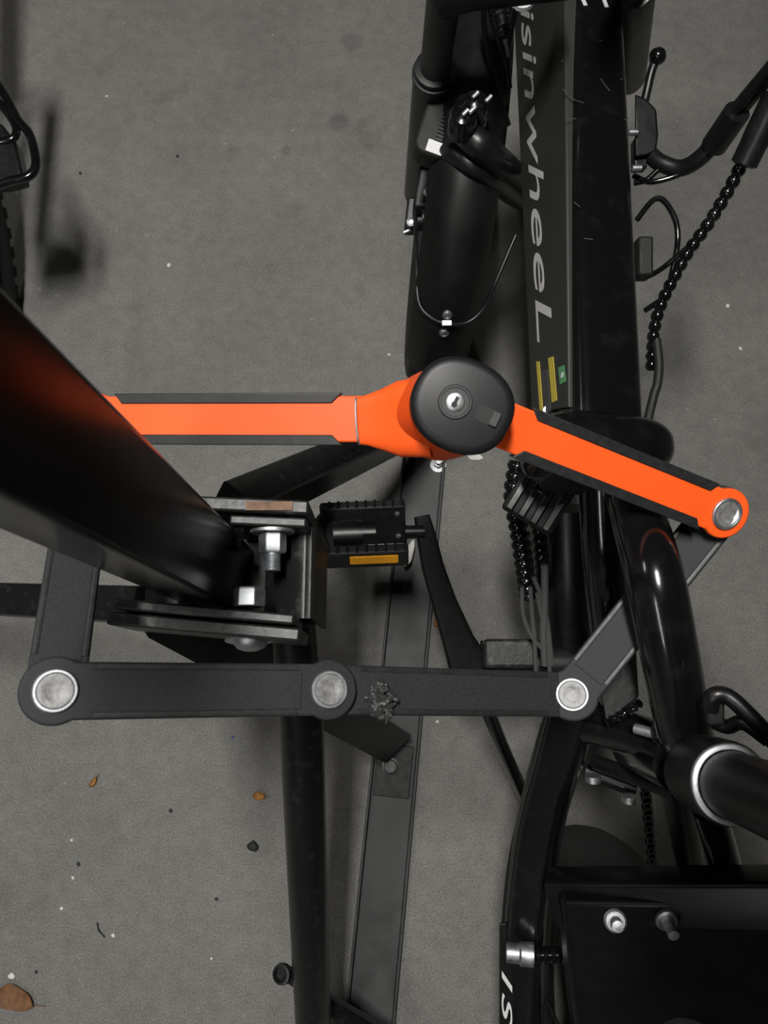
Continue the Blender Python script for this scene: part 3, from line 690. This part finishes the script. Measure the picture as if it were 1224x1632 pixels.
# fender: curved trough over the top rear of the wheel
rings = []
for i in range(40):
    a = R(62 + (172 - 62) * i / 39); rad = ff * math.cos(a) + fu * math.sin(a)
    ring = []
    for j in range(11):
        s = -1 + 2 * j / 10; ring.append(fc + fr * (s * 0.038) + rad * (0.276 - 0.030 * abs(s) ** 2.6))
    for j in range(10, -1, -1):
        s = -1 + 2 * j / 10; ring.append(fc + fr * (s * 0.036) + rad * (0.2735 - 0.030 * abs(s) ** 2.6))
    rings.append(ring)
fender = MB().loft(rings).build('front_fender', 'fender_black', bike, smooth=50)
def fend(a, s, rr=0.277): rad = ff * math.cos(R(a)) + fu * math.sin(R(a)); return fc + fr * (s * 0.038) + rad * rr, rad
# stay wire loop with clip and screws
def on_fender(px, py, lift=0.0):
    best = None; bd = 1e9
    for i in range(0, 111):
        for j in range(-20, 21):
            a_ = 62 + i; s_ = j / 20; rad = ff * math.cos(R(a_)) + fu * math.sin(R(a_))
            p = fc + fr * (s_ * 0.038) + rad * (0.276 - 0.030 * abs(s_) ** 2.6 + lift); q_ = p - CL; dz = q_.dot(CF)
            e_ = (612 + FPX * q_.x / dz - px) ** 2 + (816 - FPX * q_.dot(CU) / dz - py) ** 2
            if e_ < bd: bd = e_; best = (p, rad)
    return best
dst = (on_fender(712, 514)[0] - CL).dot(CF)
stay = [P(661, 335, dst + 0.03), P(664, 420, dst + 0.005), P(667, 480, dst + 0.002), P(685, 505, dst), P(712, 516, dst - 0.004), P(745, 514, dst), P(772, 490, dst - 0.005), P(790, 450, dst - 0.02), P(822, 375, dst - 0.03)]
MB().tube(smooth_path(stay, 8), 0.0022, 10).build('fender_stay', 'satin_black', bike)
MB().box(P(712, 515, dst - 0.006), CR, CU, -CF, 0.0055, 0.0030, 0.0016).build('stay_clip', 'zinc', fender, bevel=0.0005)
for px_, py_ in ((712, 502), (707, 528)):
    o, rad = on_fender(px_, py_)
    MB().lathe([(0.0058, -0.004), (0.0058, 0.0012), (0.0046, 0.0030), (0.0026, 0.0034), (0.0022, 0.0024), (0, 0.0024)], o, rad, n=18).build('fender_screw', 'zinc_dull', fender)
# fork legs
def fork(px0, py0, z0, px1, py1, z1, name='fork_leg', seals=True):
    top = F(px0, py0, z0); bot = F(px1, py1, z1); dv = bot - top
    lg = MB().tube([top + dv * 0.29, top + dv * 0.33, top + dv * 0.95, bot], [0.0200, 0.0212, 0.0205, 0.016], 24).build(name, 'satin_black', bike)
    MB().tube([top - dv * 0.35, top + dv * 0.42], 0.0150, 22).build('stanchion', 'channel_grey', lg)
    for k_, rr in ((0.265, 0.0205), (0.285, 0.0225), (0.305, 0.0210)) if seals else ():
        MB().lathe([(0.015, 0), (rr, 0.0008), (rr, 0.006), (0.015, 0.007)], top + dv * k_, dv, n=28).build('dust_seal', 'satin_black', lg)
    return top, bot, dv
ft, fb, fdv = fork(708, -10, 0.62, 668, 318, 0.27)
fork(1015, -120, 0.66, 1002, 130, 0.33, seals=False)
# fork crown and brake arch
MB().tube(smooth_path([F(700, -15, 0.63), F(745, -30, 0.64), F(820, -40, 0.645), F(905, -50, 0.645)], 5), 0.022, 16).build('fork_crown', 'satin_black', bike)
arch = smooth_path([P(735, 205, 0.76), P(745, 215, 0.745), P(765, 232, 0.735), P(800, 262, 0.77), P(835, 290, 0.88), P(880, 315, 0.95)], 6)
MB().tube(arch, 0.014, 16).build('fork_arch', 'satin_black', bike)
MB().tube(smooth_path([P(712, 240, 0.77), P(750, 262, 0.755), P(785, 288, 0.785), P(825, 318, 0.90), P(870, 340, 0.96)], 5), 0.0105, 14).build('fork_arch', 'satin_black', bike)
for px_, py_, dd, rr in ((738, 190, 0.715, 0.0115), (758, 166, 0.715, 0.0105), (748, 178, 0.73, 0.016)):
    b_ = MB().lathe([(rr * 1.2, -0.016), (rr * 1.2, 0.0), (rr, 0.006), (rr * 0.5, 0.009), (0, 0.0095)], P(px_, py_, dd), nrm(-CF + CU * 0.3), n=22).build('suspension_knob', 'gloss_black', bike)
for px_, py_ in ((741, 180), (752, 176), (757, 152), (778, 158)):
    MB().tube([P(px_ - 4, py_ + 4, 0.702), P(px_ + 5, py_ - 5, 0.702)], 0.0021, 8).build('knob_pin', 'zinc', bike)
# front lamp with ribbed side and a pale sticker
lc = P(698, 205, 0.775); lx = nrm(P(712, 158, 0.775) - P(682, 250, 0.775)); ln = nrm(CL - lc); ln = nrm(ln - lx * ln.dot(lx)); ly = ln.cross(lx)
lamp = MB().prism(rrect(0.033, 0.0185, 0.012, 5), lc, lx, ly, ln, -0.022, 0.010).build('front_lamp', 'matte_black', bike, bevel=0.004, seg=3)
for i in range(11): MB().box(lc + ln * 0.0105 + lx * (0.022 - 0.0038 * i) - ly * 0.004, lx, ly, ln, 0.0011, 0.0040, 0.0012).build('rib', 'satin_black', lamp, smooth=0)
MB().box(lc + ln * 0.0110 - lx * 0.0245 - ly * 0.003, lx, ly, ln, 0.0062, 0.0085, 0.0006).build('lamp_sticker', 'decal_white', lamp, smooth=0)
MB().box(P(699, 256, 0.80), nrm(V((0.1, 0, 0))), CU, -CF, 0.0018, 0.009, 0.002).build('lamp_pin', 'decal_grey', lamp, smooth=0)
MB().box(P(706, 254, 0.80), nrm(V((0.1, 0, 0))), CU, -CF, 0.0018, 0.009, 0.002).build('lamp_pin', 'decal_grey', lamp, smooth=0)
# brake caliper at the foot of the fork
cal = MB().box(P(680, 308, 0.90), CR, nrm(CU + CR * 0.15), -CF, 0.014, 0.024, 0.016).build('brake_caliper', 'satin_black', bike, bevel=0.004)
MB().box(P(658, 345, 0.93), CR, nrm(CU + CR * 0.1), -CF, 0.009, 0.020, 0.012).build('caliper_arm', 'satin_black', cal, bevel=0.003)
MB().tube([P(665, 352, 0.92), P(688, 352, 0.92)], 0.012, 16).build('caliper_piston', 'satin_black', cal)
for px_, py_, dd in ((682, 308, 0.882), (655, 355, 0.91), (668, 262, 0.90), (680, 345, 0.905)):
    MB().lathe([(0.0055, 0), (0.0055, 0.004), (0.003, 0.005), (0.003, 0.003), (0, 0.003)], P(px_, py_, dd), -CF, n=14).build('caliper_bolt', 'zinc_dull', cal)
MB().tube([P(655, 366, 0.92), P(643, 371, 0.92)], 0.0022, 8).build('cable_end', 'zinc', cal)
MB().tube([P(681, 372, 0.93), P(678, 398, 0.94)], 0.0014, 6).build('cable_end', 'zinc_dull', cal)
# hoses at the head tube
for pts in ([(775, -20), (785, 30), (800, 80), (812, 140)], [(830, -20), (818, 30), (808, 80), (808, 140)], [(770, -20), (772, 50), (790, 130), (810, 200)]):
    MB().tube(smooth_path([P(a, c, 0.70 + 0.0004 * c) for a, c in pts], 6), 0.0030, 10).build('cable', 'gloss_black', bike)
bt = smooth_path([P(790, -20, 0.69), P(797, 20, 0.695), P(805, 60, 0.70)], 10)
MB().tube(bt, [0.0098 - 0.0045 * i / (len(bt) - 1) + (0.0009 if i % 2 else 0) for i in range(len(bt))], 14).build('cable_boot', 'satin_black', bike)
MB().tube([P(805, 60, 0.70), P(811, 90, 0.715)], [0.0022, 0.0018], 8).build('cable_ferrule', 'zinc_dull', bike)
MB().lathe([(0.009, 0), (0.012, 0.001), (0.011, 0.005), (0, 0.006)], P(832, 0, 0.705), -CF, n=20).build('bell_button', 'decal_white', bike)
# right side: brake lever with ball end, housing, wires
MB().tube(smooth_path([P(1018, 200, 0.80), P(1030, 150, 0.79), P(1038, 115, 0.785), P(1047, 92, 0.78)], 5), [0.0045] * 15 + [0.0042], 10).build('brake_lever', 'satin_black', bike)
MB().lathe([(0.001, -0.0088), (0.005, -0.0072), (0.0084, -0.003), (0.0088, 0), (0.0084, 0.003), (0.005, 0.0072), (0.001, 0.0088)], P(1048, 90, 0.779), CU * 0.7 + CR * 0.5 + CF * -0.4, n=20).build('lever_ball', 'gloss_black', bike)
hs = [(1012, 150), (1030, 158), (1046, 175), (1049, 215), (1046, 240), (1030, 248), (1012, 250)]
hb_ = MB(); hb_.loft([[P(a, c, dd) for a, c in hs] for dd in (0.785, 0.83)]); hbo = hb_.build('lever_housing', 'satin_black', bike, bevel=0.002)
for px_, py_ in ((1008, 211), (1014, 268)):
    MB().tube([P(px_ - 6, py_, 0.78), P(px_ + 8, py_, 0.78)], 0.0032, 10).build('adjuster', 'zinc', hbo)
MB().box(P(1018, 248, 0.80), CR, CU, -CF, 0.007, 0.016, 0.007).build('adjuster_block', 'satin_black', hbo, bevel=0.002)
MB().tube(smooth_path([P(1030, 238, 0.80), P(1050, 258, 0.79), P(1085, 268, 0.78), P(1120, 248, 0.76), P(1150, 208, 0.74), P(1185, 165, 0.71), P(1240, 100, 0.67)], 8), [0.005] + [0.0085] * 48, 14).build('cable_sleeve', 'satin_black', bike)
MB().tube([P(1138, 232, 0.75), P(1175, 178, 0.71)], [0.0128, 0.0125], 16).build('cable_tape', 'satin_black', bike)
MB().tube([P(1160, 195, 0.72), P(1245, 80, 0.65)], 0.004, 10).build('cable', 'satin_black', bike)
MB().tube(smooth_path([P(1010, 292, 0.80), P(1030, 287, 0.795), P(1048, 272, 0.79), P(1070, 262, 0.785)], 6), 0.0030, 10).build('cable', 'gloss_black', bike)
MB().tube(smooth_path([P(1010, 280, 0.80), P(1036, 290, 0.79), P(1075, 281, 0.782), P(1100, 268, 0.775)], 6), 0.0030, 10).build('cable', 'gloss_black', bike)
beads('spiral_wrap', [P(1182, 262, 0.72), P(1160, 305, 0.735), P(1130, 355, 0.75), P(1098, 400, 0.765), P(1073, 445, 0.78), P(1052, 490, 0.79), P(1042, 532, 0.80), P(1038, 590, 0.82)], 0.0066, 0.0108, 0.34, bike)
MB().tube(smooth_path([P(1184, 265, 0.715), P(1200, 232, 0.705), P(1240, 150, 0.68)], 5), [0.0085] + [0.0125] * 5 + [0.0130] * 5, 16).build('cable_tape', 'satin_black', bike)
MB().tube(smooth_path([P(1014, 352, 0.80), P(1040, 320, 0.79), P(1058, 320, 0.785), P(1076, 350, 0.78), P(1080, 385, 0.78), P(1072, 430, 0.79), P(1060, 470, 0.80), P(1028, 495, 0.82)], 8), 0.0030, 12).build('cable', 'gloss_black', bike)
MB().tube(smooth_path([P(1030, 442, 0.80), P(1055, 428, 0.79), P(1095, 395, 0.775)], 6), 0.0028, 10).build('cable', 'gloss_black', bike)
MB().box(P(1024, 413, 0.80), CR, CU, -CF, 0.008, 0.021, 0.012).build('junction_box', 'matte_black', bike, bevel=0.003)
MB().tube(smooth_path([P(1046, 540, 0.80), P(1050, 580, 0.80), P(1048, 610, 0.80), P(1042, 630, 0.80), P(1030, 680, 0.80)], 6), 0.0048, 12).build('cable', 'matte_black', bike)
# small bolt where the battery ends
MB().lathe([(0.0045, 0), (0.0045, 0.003), (0.002, 0.004), (0, 0.004)], P(872, 655, 0.66), -CF, n=14).build('battery_bolt', 'zinc', bike)

# ================================================================== SECOND BICYCLE (left edge)
bike2 = thing('bicycle', 'dark bicycle with knobbly tire cut off by the left picture edge', 'bicycle', V((-0.66, 0.7, 0)))
w2 = V((-0.622, 0.515, 0.339))
wheel(bike2, w2, 0.335, 0.026, 0.0, 0.0, knob=(70, 0.004), sq=1.0)
wheel(bike2, w2 + V((0, 1.06, 0)), 0.335, 0.026, 0.0, 0.0, knob=(70, 0.004), sq=1.0)
bb3 = w2 + V((0, 0.43, -0.05)); hd3 = w2 + V((0, 0.92, 0.38)); st3 = w2 + V((0, 0.28, 0.36))
for nm, a, c, rr in (('down_tube', bb3, hd3 - V((0, 0, 0.08)), 0.021), ('seat_tube', bb3, st3 + V((0, -0.04, 0.10)), 0.016), ('top_tube', st3, hd3, 0.017),
                     ('head_tube', hd3 - V((0, -0.03, 0.12)), hd3 + V((0, -0.02, 0.08)), 0.02)):
    MB().tube([a, c], rr, 16).build(nm, 'gloss_black', bike2)
for s in (-1, 1):
    MB().tube([w2 + V((s * 0.06, 0, 0)), bb3 + V((s * 0.03, -0.04, 0))], 0.009, 10).build('chain_stay', 'gloss_black', bike2)
    MB().tube([w2 + V((s * 0.06, 0, 0)), st3 + V((s * 0.016, 0, 0))], 0.008, 10).build('seat_stay', 'gloss_black', bike2)
    MB().tube([w2 + V((s * 0.055, 1.06, 0)), hd3 + V((s * 0.045, 0.05, -0.13))], 0.013, 12).build('fork_blade', 'gloss_black', bike2)
MB().tube(smooth_path([hd3 + V((-0.30, -0.08, 0.16)), hd3 + V((-0.1, -0.02, 0.13)), hd3 + V((0.1, -0.02, 0.13)), hd3 + V((0.30, -0.08, 0.16))], 6), 0.012, 12).build('handlebar', 'matte_black', bike2)
b = MB(); rings = []
for yy, hw_ in ((0.15, 0.014), (0.08, 0.03), (-0.02, 0.05), (-0.10, 0.075), (-0.13, 0.05)):
    rings.append([st3 + V((a * hw_, yy - 0.06, 0.13 + c * 0.02)) for a, c in rrect(1, 1, 0.6, 4)])
b.loft(rings).build('saddle', 'matte_black', bike2)
# pedal with tubular cage
pz = 0.31
def q(px, py): return F(px, py, pz)
ped = MB().tube(smooth_path([q(-70, 120), q(-20, 118), q(8, 152), q(28, 190), q(46, 212), q(55, 240), q(57, 265), q(46, 281), q(20, 288), q(-20, 300), q(-70, 305)], 6), 0.0058, 14).build('pedal', 'gloss_black', bike2)
MB().tube(smooth_path([q(-40, 140), q(-8, 158), q(14, 183), q(26, 205), q(22, 220), q(2, 226), q(-40, 230)], 6), 0.0052, 12).build('inner_cage', 'gloss_black', ped)
MB().add([F(-60, 185, pz), F(2, 195, pz), F(24, 224, pz), F(36, 280, pz), F(8, 288, pz), F(-60, 292, pz)] + [F(-60, 185, pz) - Z3 * 0.025, F(2, 195, pz) - Z3 * 0.025, F(24, 224, pz) - Z3 * 0.025, F(36, 280, pz) - Z3 * 0.025, F(8, 288, pz) - Z3 * 0.025, F(-60, 292, pz) - Z3 * 0.025],
         [[0, 1, 2, 3, 4, 5], [11, 10, 9, 8, 7, 6]] + [[i, (i + 1) % 6, (i + 1) % 6 + 6, i + 6] for i in range(6)]).build('pedal_body', 'satin_black', ped, bevel=0.004)
MB().tube([q(-60, 240), bb3 + V((0.07, 0, 0)), bb3], [0.012, 0.014, 0.02], 14).build('crank_arm', 'satin_black', bike2)

# ================================================================== LITTER ON THE FLOOR
def leaf(px, py, L, W, ang, m, label, cat='leaf', curl=0.006, stem=True, z=0.0):
    o = F(px, py, z); ca_, sa_ = math.cos(R(ang)), math.sin(R(ang)); ax = V((ca_, sa_, 0)); ay = V((-sa_, ca_, 0))
    b = MB(); n = 10; rows = []
    for i in range(n + 1):
        t = i / n; hw_ = W * max(0.02, math.sin(math.pi * t ** 0.8) ** 0.75) / 2 * (1 + 0.12 * math.sin(9 * t))
        rows.append([o + ax * (L * (t - 0.5)) + ay * (hw_ * s) + Z3 * (0.0015 + curl * (abs(s) ** 2) * 0.6 + curl * (t - 0.5) ** 2 * 2) for s in (-1, -0.5, 0, 0.5, 1)])
    rings = [r + [p - Z3 * 0.0007 for p in r[::-1]] for r in rows]
    b.loft(rings); lf = b.build('leaf', m, smooth=60); tag(lf, label, cat)
    if stem: MB().tube([o + ax * L * 0.48 + Z3 * 0.003, o + ax * L * 0.75 + ay * W * 0.1 + Z3 * 0.002], 0.0007, 6).build('stem', 'leaf_brown', lf)
leaf(27, 1590, 0.055, 0.032, -18, 'leaf_brown', 'large brown leaf on the concrete in the lower left corner')
leaf(151, 1245, 0.016, 0.007, 60, 'leaf_orange', 'thin yellow orange leaf scrap on the floor below the lock')
leaf(414, 1268, 0.018, 0.012, -10, 'leaf_orange', 'small orange leaf on the floor left of the round rack leg')
leaf(697, 990, 0.020, 0.010, 70, 'leaf_orange', 'curled tan leaf against the floor channel beside the crank arm')
leaf(704, 906, 0.014, 0.007, 40, 'leaf_orange', 'tiny tan leaf scrap beside the floor channel near the pedal', stem=False)
leaf(757, 728, 0.026, 0.013, -12, 'chip_white', 'white oval paper scrap on the floor below the lock cap', 'paper scrap', 0.001, False)
leaf(652, 882, 0.044, 0.013, 72, 'chip_white', 'white curved paper scrap between pedal and crank arm', 'paper scrap', 0.004, False, 0.024)
def blob(name, px, py, r, m, label, cat, group=None, h=0.6):
    o = F(px, py, 0); b = MB(); rings = []
    ph = random.random() * 6
    for t in (0.0, 0.35, 0.7, 0.92, 1.0):
        rr = r * math.sqrt(max(0.004, 1 - t * t)); rings.append([o + V((rr * math.cos(a) * (1 + 0.25 * math.sin(2 * a + ph)), rr * math.sin(a) * (1 + 0.2 * math.cos(3 * a + ph)), r * h * t)) for a in [2 * math.pi * i / 12 for i in range(12)]])
    b.loft(rings); return tag(b.build(name, m), label, cat, group)
blob('pebble', 403, 1349, 0.0075, 'stone_dark', 'black pebble on the floor left of the round rack leg', 'pebble')
blob('plastic_bit', 371, 1175, 0.0022, 'chip_blue', 'tiny blue plastic bit on the floor below the left lock link', 'plastic bit')
for px_, py_, rr, where in ((116, 1399, 0.0022, 'lower left, topmost of a column of three'), (98, 1448, 0.0022, 'lower left, middle of a column of three'), (180, 1491, 0.0026, 'just right of the black twig'),
        (18, 1556, 0.0040, 'just above the large brown leaf'), (114, 1339, 0.0018, 'below the yellow orange leaf scrap'), (337, 1528, 0.0016, 'left of the capped rack peg'),
        (269, 422, 0.0036, 'above the left orange link'), (170, 153, 0.002, 'right of the cut-off pedal cage'), (1160, 487, 0.0036, 'right of the beaded cable, upper of two'),
        (1180, 555, 0.003, 'right of the beaded cable, lower of two'), (620, 565, 0.002, 'left of the black lock cap'), (697, 1150, 0.002, 'right of the floor channel under the middle link')):
    blob('paint_chip', px_, py_, rr, 'chip_white', 'tiny white chip on the floor ' + where, 'paint chip', 'white chips on the floor', 0.25)
for px_, py_, rr, where in ((272, 1292, 0.003, 'between the two orange leaf scraps'), (125, 1377, 0.003, 'at lower left above the white chips'), (58, 1549, 0.0025, 'beside the large brown leaf'),
        (283, 249, 0.003, 'at upper left, farthest from the pedal cage'), (128, 276, 0.003, 'right of the cut-off pedal cage'), (345, 1433, 0.0025, 'below the black pebble')):
    blob('grit', px_, py_, rr, 'stone_dark', 'tiny dark speck on the floor ' + where, 'grit', 'dark grit on the floor', 0.4)
MB_ = MB().tube(smooth_path([F(155, 1470, 0.001), F(157, 1482, 0.002), F(163, 1489, 0.001), F(167, 1494, 0.001)], 4), 0.0011, 6).build('twig', 'stone_dark'); tag(MB_, 'thin crooked black twig on the floor at lower left', 'twig')
